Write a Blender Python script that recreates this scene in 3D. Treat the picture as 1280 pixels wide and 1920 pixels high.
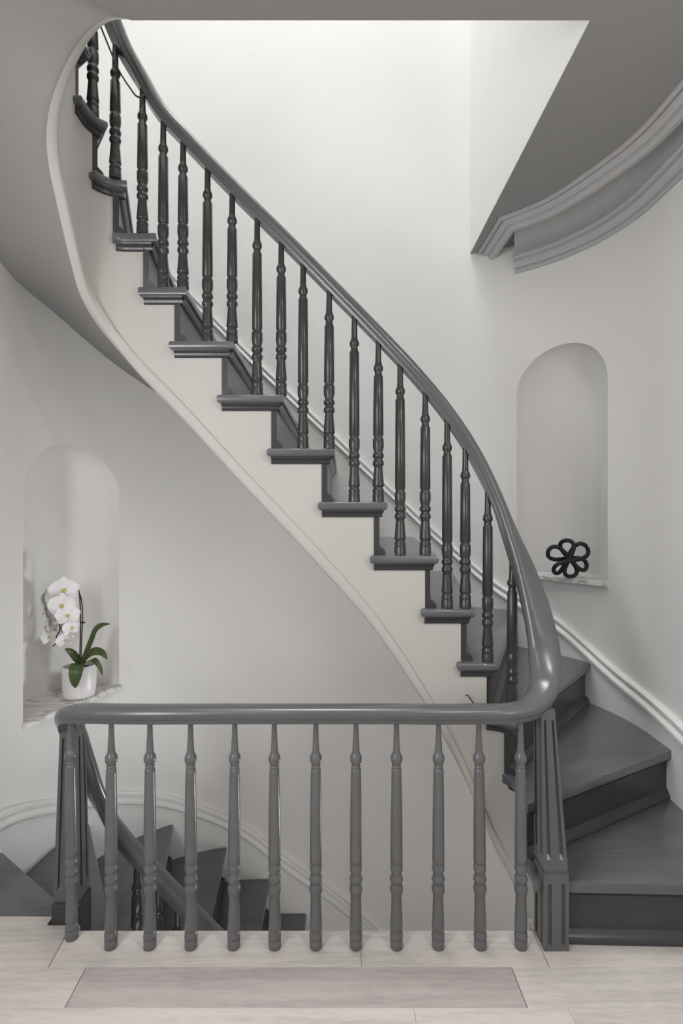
import bpy, bmesh, math, random
from mathutils import Vector, Matrix
random.seed(7)
for o in list(bpy.data.objects): bpy.data.objects.remove(o)
SC = bpy.context.scene
COL = SC.collection
# ------------------------------------------------------------------ camera
EYE = 1.322; F = 1000.0; PX0 = 640.0; PY0 = 945.0      # image taken as 1280 x 1920
cam = bpy.data.cameras.new('camera'); cam_o = bpy.data.objects.new('camera', cam); COL.objects.link(cam_o)
cam_o.location = (0, 0, EYE); cam_o.rotation_euler = (math.pi/2, 0, 0)
cam.sensor_fit = 'HORIZONTAL'; cam.sensor_width = 36.0; cam.lens = 36.0*F/1280.0
cam.shift_x = 0.0; cam.shift_y = -15.0/1280.0; cam.clip_start = 0.05
SC.camera = cam_o
# ------------------------------------------------------------------ world, lights, exposure
W = bpy.data.worlds.new('world'); SC.world = W; W.use_nodes = True
W.node_tree.nodes['Background'].inputs[0].default_value = (0.75, 0.85, 1.0, 1)
W.node_tree.nodes['Background'].inputs[1].default_value = 0.3
SC.view_settings.view_transform = 'Standard'; SC.view_settings.look = 'None'
SC.view_settings.gamma = 1.0; SC.view_settings.use_curve_mapping = False
SC.view_settings.exposure = 0.84
def area(name, loc, target, sx, sy, power, col):
    l = bpy.data.lights.new(name, 'AREA'); l.shape = 'RECTANGLE'; l.size = sx; l.size_y = sy
    l.energy = power; l.color = col
    o = bpy.data.objects.new(name, l); COL.objects.link(o); o.location = loc
    d = Vector(target)-Vector(loc); o.rotation_euler = d.to_track_quat('-Z', 'Y').to_euler()
    return o
area('skylight_daylight', (-0.35, 2.15, 8.30), (-0.35, 2.15, 0), 1.60, 1.35, 105, (0.94, 0.97, 1.0))
area('side_window_daylight', (1.24, 0.15, 1.55), (-1.3, 2.0, 0.95), 0.20, 0.55, 3.5, (1.0, 0.975, 0.98))
area('left_window_daylight', (-1.27, 0.15, 1.55), (1.3, 2.0, 0.85), 0.95, 1.20, 25, (0.98, 0.98, 1.0))
area('front_fill_light', (0.80, -2.44, 1.62), (-0.20, 2.2, 1.0), 0.62, 1.20, 2, (1.0, 0.975, 0.95))  # weak fill from the front, added; no window known there
for lx, ly, lw in ((0.78, 0.50, 6.0), (-0.62, 0.35, 2.2)):      # ceiling downlights of the landing
    area('ceiling_downlight', (lx, ly, 2.675), (lx, ly, 0), 0.16, 0.16, lw, (1.0, 0.965, 0.92))
area('lower_hall_daylight', (0.98, 2.25, -0.30), (-1.25, 2.28, 0.75), 0.20, 0.20, 1.2, (0.95, 0.97, 1.0)).data.spread = math.radians(64)
area('lower_hall_light', (0.10, 1.20, -0.95), (-0.1, 3.0, 0.25), 1.3, 0.4, 4.0, (1.0, 0.96, 0.9))

# ------------------------------------------------------------------ materials
def lin(c): return tuple(((v/12.92) if v <= 0.04045 else ((v+0.055)/1.055)**2.4) for v in c)
def srgb(r, g, b): return lin((r/255, g/255, b/255))+(1,)
def base_mat(name):
    m = bpy.data.materials.new(name); m.use_nodes = True
    nt = m.node_tree; b = nt.nodes['Principled BSDF']
    return m, nt, b
def paint(name, col, rough, var=0.04, scale=3.0, bump=0.05, bscale=60.0, stretch=(1,1,1), coat=0.0):
    m, nt, b = base_mat(name)
    tc = nt.nodes.new('ShaderNodeTexCoord'); mp = nt.nodes.new('ShaderNodeMapping'); mp.inputs['Scale'].default_value = stretch
    nt.links.new(tc.outputs['Object'], mp.inputs['Vector'])
    n = nt.nodes.new('ShaderNodeTexNoise'); n.inputs['Scale'].default_value = scale; n.inputs['Detail'].default_value = 4
    nt.links.new(mp.outputs[0], n.inputs['Vector'])
    r = nt.nodes.new('ShaderNodeValToRGB')
    r.color_ramp.elements[0].color = tuple(max(0, c*(1-var)) for c in col[:3])+(1,)
    r.color_ramp.elements[1].color = tuple(min(1, c*(1+var)) for c in col[:3])+(1,)
    r.color_ramp.elements[0].position = 0.3; r.color_ramp.elements[1].position = 0.7
    nt.links.new(n.outputs['Fac'], r.inputs[0]); nt.links.new(r.outputs[0], b.inputs['Base Color'])
    b.inputs['Roughness'].default_value = rough
    b.inputs['Coat Weight'].default_value = coat
    if bump:
        n2 = nt.nodes.new('ShaderNodeTexNoise'); n2.inputs['Scale'].default_value = bscale; n2.inputs['Detail'].default_value = 3
        nt.links.new(mp.outputs[0], n2.inputs['Vector'])
        bp = nt.nodes.new('ShaderNodeBump'); bp.inputs['Strength'].default_value = bump; bp.inputs['Distance'].default_value = 0.01
        nt.links.new(n2.outputs['Fac'], bp.inputs['Height']); nt.links.new(bp.outputs[0], b.inputs['Normal'])
    return m
M = {}
M['wall'] = paint('wall_paint', (0.81, 0.80, 0.78, 1), 0.75, 0.02, 1.5, 0.06, 35)
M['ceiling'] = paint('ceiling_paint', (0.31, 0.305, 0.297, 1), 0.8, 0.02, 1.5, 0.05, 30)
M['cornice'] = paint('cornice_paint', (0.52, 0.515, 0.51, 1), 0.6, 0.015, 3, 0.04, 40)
M['trim'] = paint('white_trim_paint', (0.85, 0.845, 0.83, 1), 0.45, 0.015, 3, 0.04, 40)
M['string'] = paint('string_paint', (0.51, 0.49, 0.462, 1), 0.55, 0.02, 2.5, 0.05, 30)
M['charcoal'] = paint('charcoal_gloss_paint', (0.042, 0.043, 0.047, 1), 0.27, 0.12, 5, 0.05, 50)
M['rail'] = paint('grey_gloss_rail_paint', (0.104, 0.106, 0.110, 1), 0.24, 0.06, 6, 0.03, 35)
M['baluster'] = paint('front_lit_baluster_paint', (0.125, 0.124, 0.128, 1), 0.24, 0.08, 8, 0.05, 60)  # stair balusters' paint made lighter; front light put into the colour
M['tread'] = paint('grey_floor_paint', (0.105, 0.110, 0.115, 1), 0.28, 0.12, 3.5, 0.10, 22, (1, 6, 1), 0.35)
M['black'] = paint('matt_black', (0.010, 0.011, 0.016, 1), 0.6, 0.2, 20, 0.2, 90)
M['pot'] = paint('white_ceramic', (0.80, 0.78, 0.78, 1), 0.35, 0.01, 5, 0.0)
M['soil'] = paint('bark_soil', (0.05, 0.032, 0.02, 1), 0.9, 0.6, 60, 0.8, 80)
M['leaf'] = paint('orchid_leaf', (0.058, 0.088, 0.024, 1), 0.35, 0.3, 14, 0.08, 60)
M['stem'] = paint('orchid_stem', (0.035, 0.022, 0.020, 1), 0.5, 0.3, 30, 0.0)
M['lip'] = paint('orchid_lip', (0.62, 0.50, 0.16, 1), 0.5, 0.3, 60, 0.0)
M['cable'] = paint('grey_cable', (0.05, 0.05, 0.055, 1), 0.5, 0.1, 20, 0.0)
M['palecable'] = paint('pale_cable', (0.35, 0.35, 0.36, 1), 0.5, 0.1, 20, 0.0)
m, nt, b = base_mat('orchid_petal'); b.inputs['Base Color'].default_value = (0.86, 0.85, 0.86, 1)
b.inputs['Roughness'].default_value = 0.5; b.inputs['Subsurface Weight'].default_value = 0.15; b.inputs['Subsurface Radius'].default_value = (0.02, 0.02, 0.02)
M['petal'] = m
def marble():
    m, nt, b = base_mat('veined_marble')
    tc = nt.nodes.new('ShaderNodeTexCoord'); mp = nt.nodes.new('ShaderNodeMapping')
    mp.inputs['Scale'].default_value = (0.9, 2.6, 2.0); mp.inputs['Rotation'].default_value = (0, 0, 0.5)
    nt.links.new(tc.outputs['Object'], mp.inputs[0])
    n = nt.nodes.new('ShaderNodeTexNoise'); n.inputs['Scale'].default_value = 3.2; n.inputs['Detail'].default_value = 8; n.inputs['Distortion'].default_value = 1.4
    nt.links.new(mp.outputs[0], n.inputs['Vector'])
    r = nt.nodes.new('ShaderNodeValToRGB'); e = r.color_ramp.elements
    e[0].position = 0.46; e[0].color = (0.78, 0.77, 0.75, 1); e[1].position = 0.56; e[1].color = (0.74, 0.73, 0.71, 1)
    x = e.new(0.50); x.color = (0.42, 0.41, 0.39, 1)
    nt.links.new(n.outputs['Fac'], r.inputs[0]); nt.links.new(r.outputs[0], b.inputs['Base Color'])
    b.inputs['Roughness'].default_value = 0.25
    return m
M['marble'] = marble()
def oak(name, col, seed):
    m, nt, b = base_mat(name)
    tc = nt.nodes.new('ShaderNodeTexCoord'); mp = nt.nodes.new('ShaderNodeMapping')
    mp.inputs['Scale'].default_value = (1.0, 7.0, 7.0); mp.inputs['Location'].default_value = (seed*3.1, seed*1.7, 0)
    nt.links.new(tc.outputs['Object'], mp.inputs[0])
    n0 = nt.nodes.new('ShaderNodeTexNoise'); n0.inputs['Scale'].default_value = 1.1; n0.inputs['Detail'].default_value = 2
    nt.links.new(mp.outputs[0], n0.inputs['Vector'])
    w = nt.nodes.new('ShaderNodeTexWave'); w.wave_type = 'BANDS'; w.bands_direction = 'Y'
    w.inputs['Scale'].default_value = 1.6; w.inputs['Distortion'].default_value = 14.0; w.inputs['Detail'].default_value = 3; w.inputs['Detail Scale'].default_value = 0.7
    nt.links.new(mp.outputs[0], w.inputs['Vector'])
    n = nt.nodes.new('ShaderNodeTexNoise'); n.inputs['Scale'].default_value = 16; n.inputs['Detail'].default_value = 5
    nt.links.new(mp.outputs[0], n.inputs['Vector'])
    mx = nt.nodes.new('ShaderNodeMath'); mx.operation = 'MULTIPLY_ADD'; mx.inputs[1].default_value = 0.10
    nt.links.new(w.outputs['Fac'], mx.inputs[0]); 
    m2 = nt.nodes.new('ShaderNodeMath'); m2.operation = 'MULTIPLY_ADD'; m2.inputs[1].default_value = 0.62
    nt.links.new(n.outputs['Fac'], m2.inputs[0]); nt.links.new(n0.outputs['Fac'], m2.inputs[2])
    nt.links.new(m2.outputs[0], mx.inputs[2])
    r = nt.nodes.new('ShaderNodeValToRGB')
    r.color_ramp.elements[0].position = 0.45; r.color_ramp.elements[1].position = 1.2 if False else 1.0
    r.color_ramp.elements[0].color = tuple(c*0.66 for c in col)+(1,); r.color_ramp.elements[1].color = tuple(min(1, c*1.10) for c in col)+(1,)
    nt.links.new(mx.outputs[0], r.inputs[0]); nt.links.new(r.outputs[0], b.inputs['Base Color'])
    bp = nt.nodes.new('ShaderNodeBump'); bp.inputs['Strength'].default_value = 0.06; bp.inputs['Distance'].default_value = 0.01
    nt.links.new(n.outputs['Fac'], bp.inputs['Height']); nt.links.new(bp.outputs[0], b.inputs['Normal'])
    b.inputs['Roughness'].default_value = 0.45
    return m
OAK = [oak('pale_oak', (0.56, 0.518, 0.487), 1), oak('grey_oak', (0.44, 0.395, 0.375), 2), oak('mid_oak', (0.53, 0.487, 0.457), 3)]

# ------------------------------------------------------------------ helpers
def empty(name, loc=(0, 0, 0)):
    o = bpy.data.objects.new(name, None); COL.objects.link(o); o.location = loc; o.empty_display_size = 0.1
    bpy.context.view_layer.update(); return o
def tag(o, label=None, cat=None, group=None, kind=None):
    if label: o['label'] = label
    if cat: o['category'] = cat
    if group: o['group'] = group
    if kind: o['kind'] = kind
    return o
def link_mesh(name, me, parent=None):
    o = bpy.data.objects.new(name, me); COL.objects.link(o)
    if parent is not None:
        o.parent = parent; o.matrix_parent_inverse = parent.matrix_world.inverted()
    return o
def mesh(name, verts, faces, mat, parent=None, smooth=False, angle=35, bevel=0):
    me = bpy.data.meshes.new(name); me.from_pydata([tuple(v) for v in verts], [], faces); me.validate()
    bm = bmesh.new(); bm.from_mesh(me)
    bmesh.ops.recalc_face_normals(bm, faces=bm.faces)
    bm.to_mesh(me); bm.free()
    me.materials.append(mat)
    if smooth:
        me.shade_smooth(); me.set_sharp_from_angle(angle=math.radians(angle))
    return link_mesh(name, me, parent)
def box(name, x0, x1, y0, y1, z0, z1, mat, parent=None, bev=0.0):
    bm = bmesh.new(); bmesh.ops.create_cube(bm, size=1)
    for v in bm.verts:
        v.co = Vector(((x0+x1)/2+v.co.x*(x1-x0), (y0+y1)/2+v.co.y*(y1-y0), (z0+z1)/2+v.co.z*(z1-z0)))
    if bev: bmesh.ops.bevel(bm, geom=bm.edges[:], offset=bev, segments=2, affect='EDGES', profile=0.5)
    me = bpy.data.meshes.new(name); bm.to_mesh(me); bm.free(); me.materials.append(mat)
    return link_mesh(name, me, parent)
def slab(name, poly, z0, z1, mat, parent=None, bev=0.0, seg=3):
    """extruded plan polygon; rounded horizontal edges"""
    bm = bmesh.new()
    n = len(poly)
    lo = [bm.verts.new((p[0], p[1], z0)) for p in poly]; hi = [bm.verts.new((p[0], p[1], z1)) for p in poly]
    bm.faces.new(hi); bm.faces.new(lo[::-1])
    for i in range(n):
        j = (i+1) % n; bm.faces.new((lo[i], lo[j], hi[j], hi[i]))
    bmesh.ops.recalc_face_normals(bm, faces=bm.faces)
    if bev:
        ed = [e for e in bm.edges if abs(e.verts[0].co.z-e.verts[1].co.z) < 1e-6]
        bmesh.ops.bevel(bm, geom=ed, offset=bev, segments=seg, affect='EDGES', profile=0.5, clamp_overlap=True)
    me = bpy.data.meshes.new(name); bm.to_mesh(me); bm.free(); me.materials.append(mat)
    if bev: me.shade_smooth(); me.set_sharp_from_angle(angle=math.radians(40))
    return link_mesh(name, me, parent)
def lathe_mesh(name, prof, mat, seg=20, cap=True):
    vs = []; fs = []
    for r, z in prof:
        for i in range(seg):
            a = 2*math.pi*i/seg; vs.append((r*math.cos(a), r*math.sin(a), z))
    for k in range(len(prof)-1):
        for i in range(seg):
            j = (i+1) % seg; fs.append((k*seg+i, k*seg+j, (k+1)*seg+j, (k+1)*seg+i))
    if cap:
        fs.append(tuple(range(seg))[::-1]); n = (len(prof)-1)*seg; fs.append(tuple(n+i for i in range(seg)))
    me = bpy.data.meshes.new(name); me.from_pydata(vs, [], fs); me.materials.append(mat)
    me.shade_smooth(); me.set_sharp_from_angle(angle=math.radians(50))
    return me
def catmull(pts, n=8):
    out = []; P = [Vector(p) for p in pts]; P = [2*P[0]-P[1]]+P+[2*P[-1]-P[-2]]
    for i in range(1, len(P)-2):
        p0, p1, p2, p3 = P[i-1:i+3]
        # centripetal-like: scale tangents by chord length
        d0 = max((p1-p0).length, 1e-6); d1 = max((p2-p1).length, 1e-6); d2 = max((p3-p2).length, 1e-6)
        m1 = ((p1-p0)/d0*d1+(p2-p1)/d1*d0)/(d0+d1)*d1
        m2 = ((p2-p1)/d1*d2+(p3-p2)/d2*d1)/(d1+d2)*d1
        for k in range(n):
            t = k/n; a = 2*t**3-3*t**2+1; b_ = t**3-2*t**2+t; c = -2*t**3+3*t**2; d = t**3-t**2
            out.append(a*p1+b_*m1+c*p2+d*m2)
    out.append(P[-2]); return out
def tube(name, pts, rad, mat, parent=None, seg=8, radii=None, closed=False, squash=None):
    P = [Vector(p) for p in pts]; n = len(P); vs = []; fs = []
    up = None
    for i in range(n):
        t = (P[(i+1) % n]-P[(i-1) % n]) if closed else (P[min(i+1, n-1)]-P[max(i-1, 0)])
        t.normalize()
        if up is None: up = Vector((0, 0, 1)) if abs(t.z) < 0.9 else Vector((1, 0, 0))
        s = t.cross(up).normalized(); up = s.cross(t).normalized()
        r = radii[i] if radii else rad
        for k in range(seg):
            a = 2*math.pi*k/seg; vs.append(P[i]+s*math.cos(a)*r+up*math.sin(a)*r)
    m_ = n if closed else n-1
    for i in range(m_):
        a = i*seg; b2 = ((i+1) % n)*seg
        for k in range(seg):
            l = (k+1) % seg; fs.append((a+k, a+l, b2+l, b2+k))
    if not closed: fs.append(tuple(range(seg))[::-1]); fs.append(tuple((n-1)*seg+k for k in range(seg)))
    return mesh(name, vs, fs, mat, parent, True, 60)
def at(px, py, d): return Vector(((px-PX0)*d/F, d, EYE-(py-PY0)*d/F))
def smoothtab(tab):
    """cubic interpolation of (x, y) pairs, x ascending"""
    xs = [t[0] for t in tab]; ys = [t[1] for t in tab]; n = len(xs)
    sl = []
    for i in range(n):
        if i == 0: sl.append((ys[1]-ys[0])/(xs[1]-xs[0]))
        elif i == n-1: sl.append((ys[-1]-ys[-2])/(xs[-1]-xs[-2]))
        else:
            a = (ys[i]-ys[i-1])/(xs[i]-xs[i-1]); b_ = (ys[i+1]-ys[i])/(xs[i+1]-xs[i])
            sl.append(0 if a*b_ < 0 else (a*(xs[i+1]-xs[i])+b_*(xs[i]-xs[i-1]))/(xs[i+1]-xs[i-1]))
    def f(x):
        if x <= xs[0]: return ys[0]+sl[0]*(x-xs[0])
        if x >= xs[-1]: return ys[-1]+sl[-1]*(x-xs[-1])
        for i in range(n-1):
            if x <= xs[i+1]:
                h = xs[i+1]-xs[i]; t = (x-xs[i])/h
                return (2*t**3-3*t**2+1)*ys[i]+(t**3-2*t**2+t)*h*sl[i]+(3*t**2-2*t**3)*ys[i+1]+(t**3-t**2)*h*sl[i+1]
    return f
class Path:
    """plan polyline with arc length"""
    def __init__(s, pts):
        s.p = [Vector(p[:2]) for p in pts]; s.l = [0.0]
        for a, b_ in zip(s.p, s.p[1:]): s.l.append(s.l[-1]+(b_-a).length)
        s.L = s.l[-1]
    def at(s, u):
        u = min(max(u, 0), s.L)
        lo, hi = 0, len(s.l)-1
        while hi-lo > 1:
            m_ = (lo+hi)//2
            if s.l[m_] <= u: lo = m_
            else: hi = m_
        t = (u-s.l[lo])/max(s.l[hi]-s.l[lo], 1e-9)
        return s.p[lo].lerp(s.p[hi], t)
    def tan(s, u):
        e = 0.004; return (s.at(u+e)-s.at(u-e)).normalized()
    def right(s, u):
        t = s.tan(u); return Vector((t.y, -t.x))
    def near(s, q, lo=0.0, hi=None):
        q = Vector(q[:2]); hi = s.L if hi is None else hi; best = (9, 0)
        n = 900
        for i in range(n+1):
            u = lo+(hi-lo)*i/n; d = (s.at(u)-q).length
            if d < best[0]: best = (d, u)
        return best[1]
def arc(cx, cy, r, a0, a1, n=24): return [(cx+r*math.cos(math.radians(a0+(a1-a0)*i/n)), cy+r*math.sin(math.radians(a0+(a1-a0)*i/n))) for i in range(n+1)]

# ------------------------------------------------------------------ the room: curved stairwell wall with two niches
RISE = 0.19; CEIL = 2.70; TOPZ = 8.5; LOWZ = -3.0
WL, WR = -1.31, 1.28
wall_pts = [(WL, -2.5), (WL, 1.0)]+arc(-0.46, 2.13, 0.85, 180, 90, 48)+arc(0.46, 2.16, 0.82, 90, 0, 48)+[(WR, 1.0), (WR, -2.5)]
wall_pts = [p for i, p in enumerate(wall_pts) if i == 0 or (Vector(p)-Vector(wall_pts[i-1])).length > 1e-5]
# back wall sits at y = 2.98 on both arcs
WP = Path(wall_pts)
def uL(th): return WP.near((-0.46-0.85*math.sin(math.radians(th)), 2.13+0.85*math.cos(math.radians(th))))
def uR(th): return WP.near((0.46+0.82*math.sin(math.radians(th)), 2.16+0.82*math.cos(math.radians(th))))
SHAFT_X = 0.709
uS = WP.near((SHAFT_X, 2.96))
NICHES = [dict(u=(uL(86)+uL(50))/2, w=(uL(50)-uL(86))/2, sill=0.42, spring=1.365, h=0.225, D=0.20),
          dict(u=(uR(35.4)+uR(69.3))/2, w=(uR(69.3)-uR(35.4))/2, sill=0.962, spring=1.90, h=0.22, D=0.19)]
us = set(round(u, 5) for u in WP.l) | {round(uS, 5)}
NN = 40
for nc in NICHES:
    a, b_ = nc['u']-nc['w'], nc['u']+nc['w']
    us = {u for u in us if not (a-1e-4 < u < b_+1e-4)}
    nc['cols'] = [nc['u']+nc['w']*math.sin(math.pi*(i/NN-0.5)) for i in range(NN+1)]
    us |= set(nc['cols'])
us = sorted(us)
vs = []; fs = []
def quad(p0, z0a, z0b, p1, z1a, z1b):
    i = len(vs); vs.extend([(p0.x, p0.y, z0a), (p1.x, p1.y, z1a), (p1.x, p1.y, z1b), (p0.x, p0.y, z0b)]); fs.append((i, i+1, i+2, i+3))
def niche_top(nc, u): return nc['spring']+nc['h']*math.sqrt(max(0, 1-((u-nc['u'])/nc['w'])**2))
for a, b_ in zip(us, us[1:]):
    if b_-a < 1e-5: continue
    pa, pb = WP.at(a), WP.at(b_); top = TOPZ if b_ <= uS+0.08 else CEIL+0.02
    mid = (a+b_)/2; hit = None
    for nc in NICHES:
        if abs(mid-nc['u']) < nc['w']: hit = nc
    if hit:
        quad(pa, LOWZ, hit['sill']-0.024, pb, LOWZ, hit['sill']-0.024)
        quad(pa, niche_top(hit, a), top, pb, niche_top(hit, b_), top)
    else:
        quad(pa, LOWZ, top, pb, LOWZ, top)
for nc in NICHES:
    c = WP.at(nc['u']); out = -WP.right(nc['u']); nc['c'] = c; nc['out'] = out
    rows = []
    zs = [(nc['sill']-0.024, 0.0), ((nc['sill']+nc['spring'])/2, 0.0)]+[(None, math.pi/2*k/14) for k in range(15)]
    i0 = len(vs)
    for z, be in zs:
        for i, u in enumerate(nc['cols']):
            al = math.pi*(i/NN-0.5); p = WP.at(u)+out*(nc['D']*math.cos(al)*math.cos(be))
            # fold the plan between the wall curve and the niche back
            zz = z if z is not None else nc['spring']+nc['h']*math.cos(al)*math.sin(be)
            vs.append((p.x, p.y, zz))
    for k in range(len(zs)-1):
        for i in range(NN):
            a = i0+k*(NN+1)+i; fs.append((a, a+1, a+NN+2, a+NN+1))
me = bpy.data.meshes.new('wall_back'); me.from_pydata(vs, [], fs)
bm = bmesh.new(); bm.from_mesh(me); bmesh.ops.remove_doubles(bm, verts=bm.verts, dist=1e-5); bmesh.ops.dissolve_degenerate(bm, dist=1e-6, edges=bm.edges[:]); bm.to_mesh(me); bm.free()
me.materials.append(M['wall']); me.shade_smooth(); me.set_sharp_from_angle(angle=math.radians(38))
wall_back = tag(link_mesh('wall_back', me), 'pale painted stairwell wall curving at both ends with two arched niches', kind='structure')
# plain walls that close the place (upper shaft, landing, hall below)
tag(box('wall_right', SHAFT_X, SHAFT_X+0.12, 1.524, 3.05, CEIL+0.004, TOPZ, M['wall']), 'bright plain wall on the right of the upper stairwell', kind='structure')
tag(box('wall_upper_right', SHAFT_X, SHAFT_X+0.12, -0.6, 1.52, 3.05, TOPZ, M['wall']), kind='structure')
tag(box('wall_upper_front', WL, SHAFT_X+0.12, -0.7, -0.6, 3.05, TOPZ, M['wall']), kind='structure')
# front wall behind the camera with an opening added for the front fill light
wx0, wx1, wz0, wz1 = 0.46, 1.14, 0.95, 2.28
fw = []
for (x0, x1, z0, z1) in ((WL, wx0, 0, CEIL), (wx1, WR, 0, CEIL), (wx0, wx1, 0, wz0), (wx0, wx1, wz1, CEIL)): fw.append((x0, x1, z0, z1))
vs = []; fs = []
for x0, x1, z0, z1 in fw:
    i = len(vs); vs += [(x0, -2.5, z0), (x1, -2.5, z0), (x1, -2.5, z1), (x0, -2.5, z1), (x0, -2.62, z0), (x1, -2.62, z0), (x1, -2.62, z1), (x0, -2.62, z1)]
    fs += [(i, i+1, i+2, i+3), (i+4, i+5, i+6, i+7), (i, i+1, i+5, i+4), (i+3, i+2, i+6, i+7), (i, i+3, i+7, i+4), (i+1, i+2, i+6, i+5)]
tag(mesh('wall_front', vs, fs, M['wall']), kind='structure')
win = tag(box('added_window', wx0, wx1, -2.64, -2.60, wz0, wz0+0.05, M['trim']), kind='structure')  # unseen window frame added around the fill light
for (x0, x1, z0, z1) in ((wx0, wx0+0.05, wz0+0.05, wz1), (wx1-0.05, wx1, wz0+0.05, wz1), (wx0+0.05, wx1-0.05, wz1-0.05, wz1), (wx0+0.05, wx1-0.05, 1.43, 1.47)):
    box('window_frame', x0, x1, -2.64, -2.60, z0, z1, M['trim'], win)
win = tag(box('window_2', WR-0.02, WR-0.004, -0.12, 0.42, 1.02, 1.06, M['trim']), kind='structure')
for (y0, y1, z0, z1) in ((-0.12, -0.08, 1.06, 2.08), (0.38, 0.42, 1.06, 2.08), (-0.08, 0.38, 2.04, 2.08)):
    box('window_frame', WR-0.02, WR-0.004, y0, y1, z0, z1, M['trim'], win)
win = tag(box('window_3', WL+0.004, WL+0.02, -0.42, 0.72, 0.84, 0.88, M['trim']), kind='structure')
for (y0, y1, z0, z1) in ((-0.42, -0.38, 0.88, 2.26), (0.68, 0.72, 0.88, 2.26), (-0.38, 0.68, 2.22, 2.26)):
    box('window_frame', WL+0.004, WL+0.02, y0, y1, z0, z1, M['trim'], win)
# ceilings
vs = [(WL, -2.6, CEIL), (WR+0.02, -2.6, CEIL), (WR+0.02, 1.0, CEIL), (SHAFT_X, 1.0, CEIL), (-0.60, 1.0, CEIL), (WL, 1.0, CEIL), (-0.60, 1.52, CEIL), (SHAFT_X, 1.52, CEIL), (WR+0.02, 1.52, CEIL), (WR+0.02, 3.05, CEIL), (SHAFT_X, 3.05, CEIL)]
fs = [(0, 1, 2, 3, 4, 5), (5, 4, 6), (4, 3, 7, 6), (3, 2, 8, 7), (7, 8, 9, 10)]
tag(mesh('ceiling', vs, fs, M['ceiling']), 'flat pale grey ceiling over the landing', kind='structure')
tag(box('ceiling_upper', WL, SHAFT_X+0.12, -0.7, 3.05, 8.4, 8.5, M['wall']), kind='structure')
vs = [(WL, -0.7, 3.03), (SHAFT_X, -0.7, 3.03), (SHAFT_X, 1.515, 3.03), (-0.735, 1.515, 3.03), (-0.88, 1.66, 3.03), (-0.88, 1.75, 3.03), (WL, 1.85, 3.03)]
tag(mesh('floor_upper', vs, [tuple(range(len(vs)))], OAK[2]), kind='structure')
tag(box('floor_lower', WL, WR, -2.5, 3.0, LOWZ-0.05, LOWZ, OAK[1]), kind='structure')
tag(box('wall_lower_front', WL, WR, -0.2, -0.1, LOWZ, -0.3, M['wall']), kind='structure')

# ------------------------------------------------------------------ landing floor, plank by plank
EDGE = 1.653
fl = slab('floor', [(WL, -2.5), (WR, -2.5), (WR, 1.70), (0.60, 1.70), (0.60, EDGE-0.012), (-0.82, EDGE-0.012), (-0.82, 1.672), (-0.93, 1.672), (-0.93, 1.70), (WL, 1.70)], -0.28, -0.021, M['string'])
tag(fl, 'pale oak plank landing floor edged around the stairwell', kind='structure')
def plank(poly, mi): return slab('floor_plank', poly, -0.02, 0.0, OAK[mi], fl, 0.0007, 1)
g = 0.0003
y1, y2 = 1.523, 1.400
xl0, xl1 = -0.845, -0.788        # left mitre (far, near)
xr0, xr1 = 0.592, 0.592
plank([(-0.845, EDGE), (0.057, EDGE), (0.057, y1+g), (-0.835, y1+g)], 0)
plank([(0.058, EDGE), (0.592, EDGE), (0.592, y1+g), (0.058, y1+g)], 0)
plank([(0.594, 1.70), (WR, 1.70), (WR, y1+g), (0.594, y1+g)], 2)
plank([(WL, 1.71), (-0.925, 1.71), (-0.925, 1.674), (-0.82, 1.674), (-0.82, EDGE), (-0.847, EDGE), (-0.837, y1+g), (WL, y1+g)], 2)
plank([(WL, y1-g), (-0.729, y1-g), (-0.727, y2+g), (WL, y2+g)], 2)
plank([(-0.727, y1-g), (0.484, y1-g), (0.487, y2+g), (-0.725, y2+g)], 1)
plank([(0.486, y1-g), (WR, y1-g), (WR, y2+g), (0.489, y2+g)], 0)
yy = y2; row = 0; pw = 0.123
while yy > -2.4:
    cuts = [WL]+sorted([0.19 if row == 0 else random.uniform(-1.0, -0.2), random.uniform(0.4, 1.0)])+[WR]
    for a, b_ in zip(cuts, cuts[1:]): plank([(a+g, yy-g), (b_-g, yy-g), (b_-g, yy-pw+g), (a+g, yy-pw+g)], random.choice((0, 0, 2)))
    yy -= pw; row += 1

# ------------------------------------------------------------------ strings (plan lines of the open stringers)
SP = Path([(0.612, 1.60), (0.612, 1.70)]+arc(0.502, 1.80, 0.11, 0, 90)+[(0.3, 1.91), (-0.5, 1.91)]+arc(-0.765, 1.80, 0.11, 90, 180)+arc(-0.735, 1.66, 0.14, 180, 270)+[(-0.3, 1.52), (SHAFT_X, 1.52)])
# bottom edge of the white string, read off the photograph as directions met with the string's plan line
sil = max(range(0, 2000), key=lambda i: -(SP.at(SP.L*i/2000).x/SP.at(SP.L*i/2000).y) if SP.at(SP.L*i/2000).x < 0 else -9)*SP.L/2000
def s_for(px, after=False):
    r = (px-PX0)/F; best = (9, 0)
    lo, hi = (sil, SP.L) if after else (SP.near((0.59, 1.86)), sil)
    for i in range(1501):
        s = lo+(hi-lo)*i/1500; p = SP.at(s); e = abs(p.x/p.y-r)
        if e < best[0]: best = (e, s)
    return best[1]
tab = []
for px, py in ((930, 1600), (886, 1491), (796, 1320), (721, 1205), (596, 1059), (452, 905), (319, 761), (252, 693), (194, 617), (137, 466)):
    s = s_for(px); tab.append((s, EYE-(py-PY0)*SP.at(s).y/F))
tab.append((sil, EYE-(255-PY0)*SP.at(sil).y/F))
for px, py in ((113, 188), (137, 125), (184, 43)):
    s = s_for(px, True); tab.append((s, EYE-(py-PY0)*SP.at(s).y/F))
tab.insert(0, (0.0, -0.40)); tab.insert(1, (SP.near((0.61, 1.79)), -0.05)); tab.append((SP.near((-0.62, 1.52), sil), CEIL+0.003))
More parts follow.
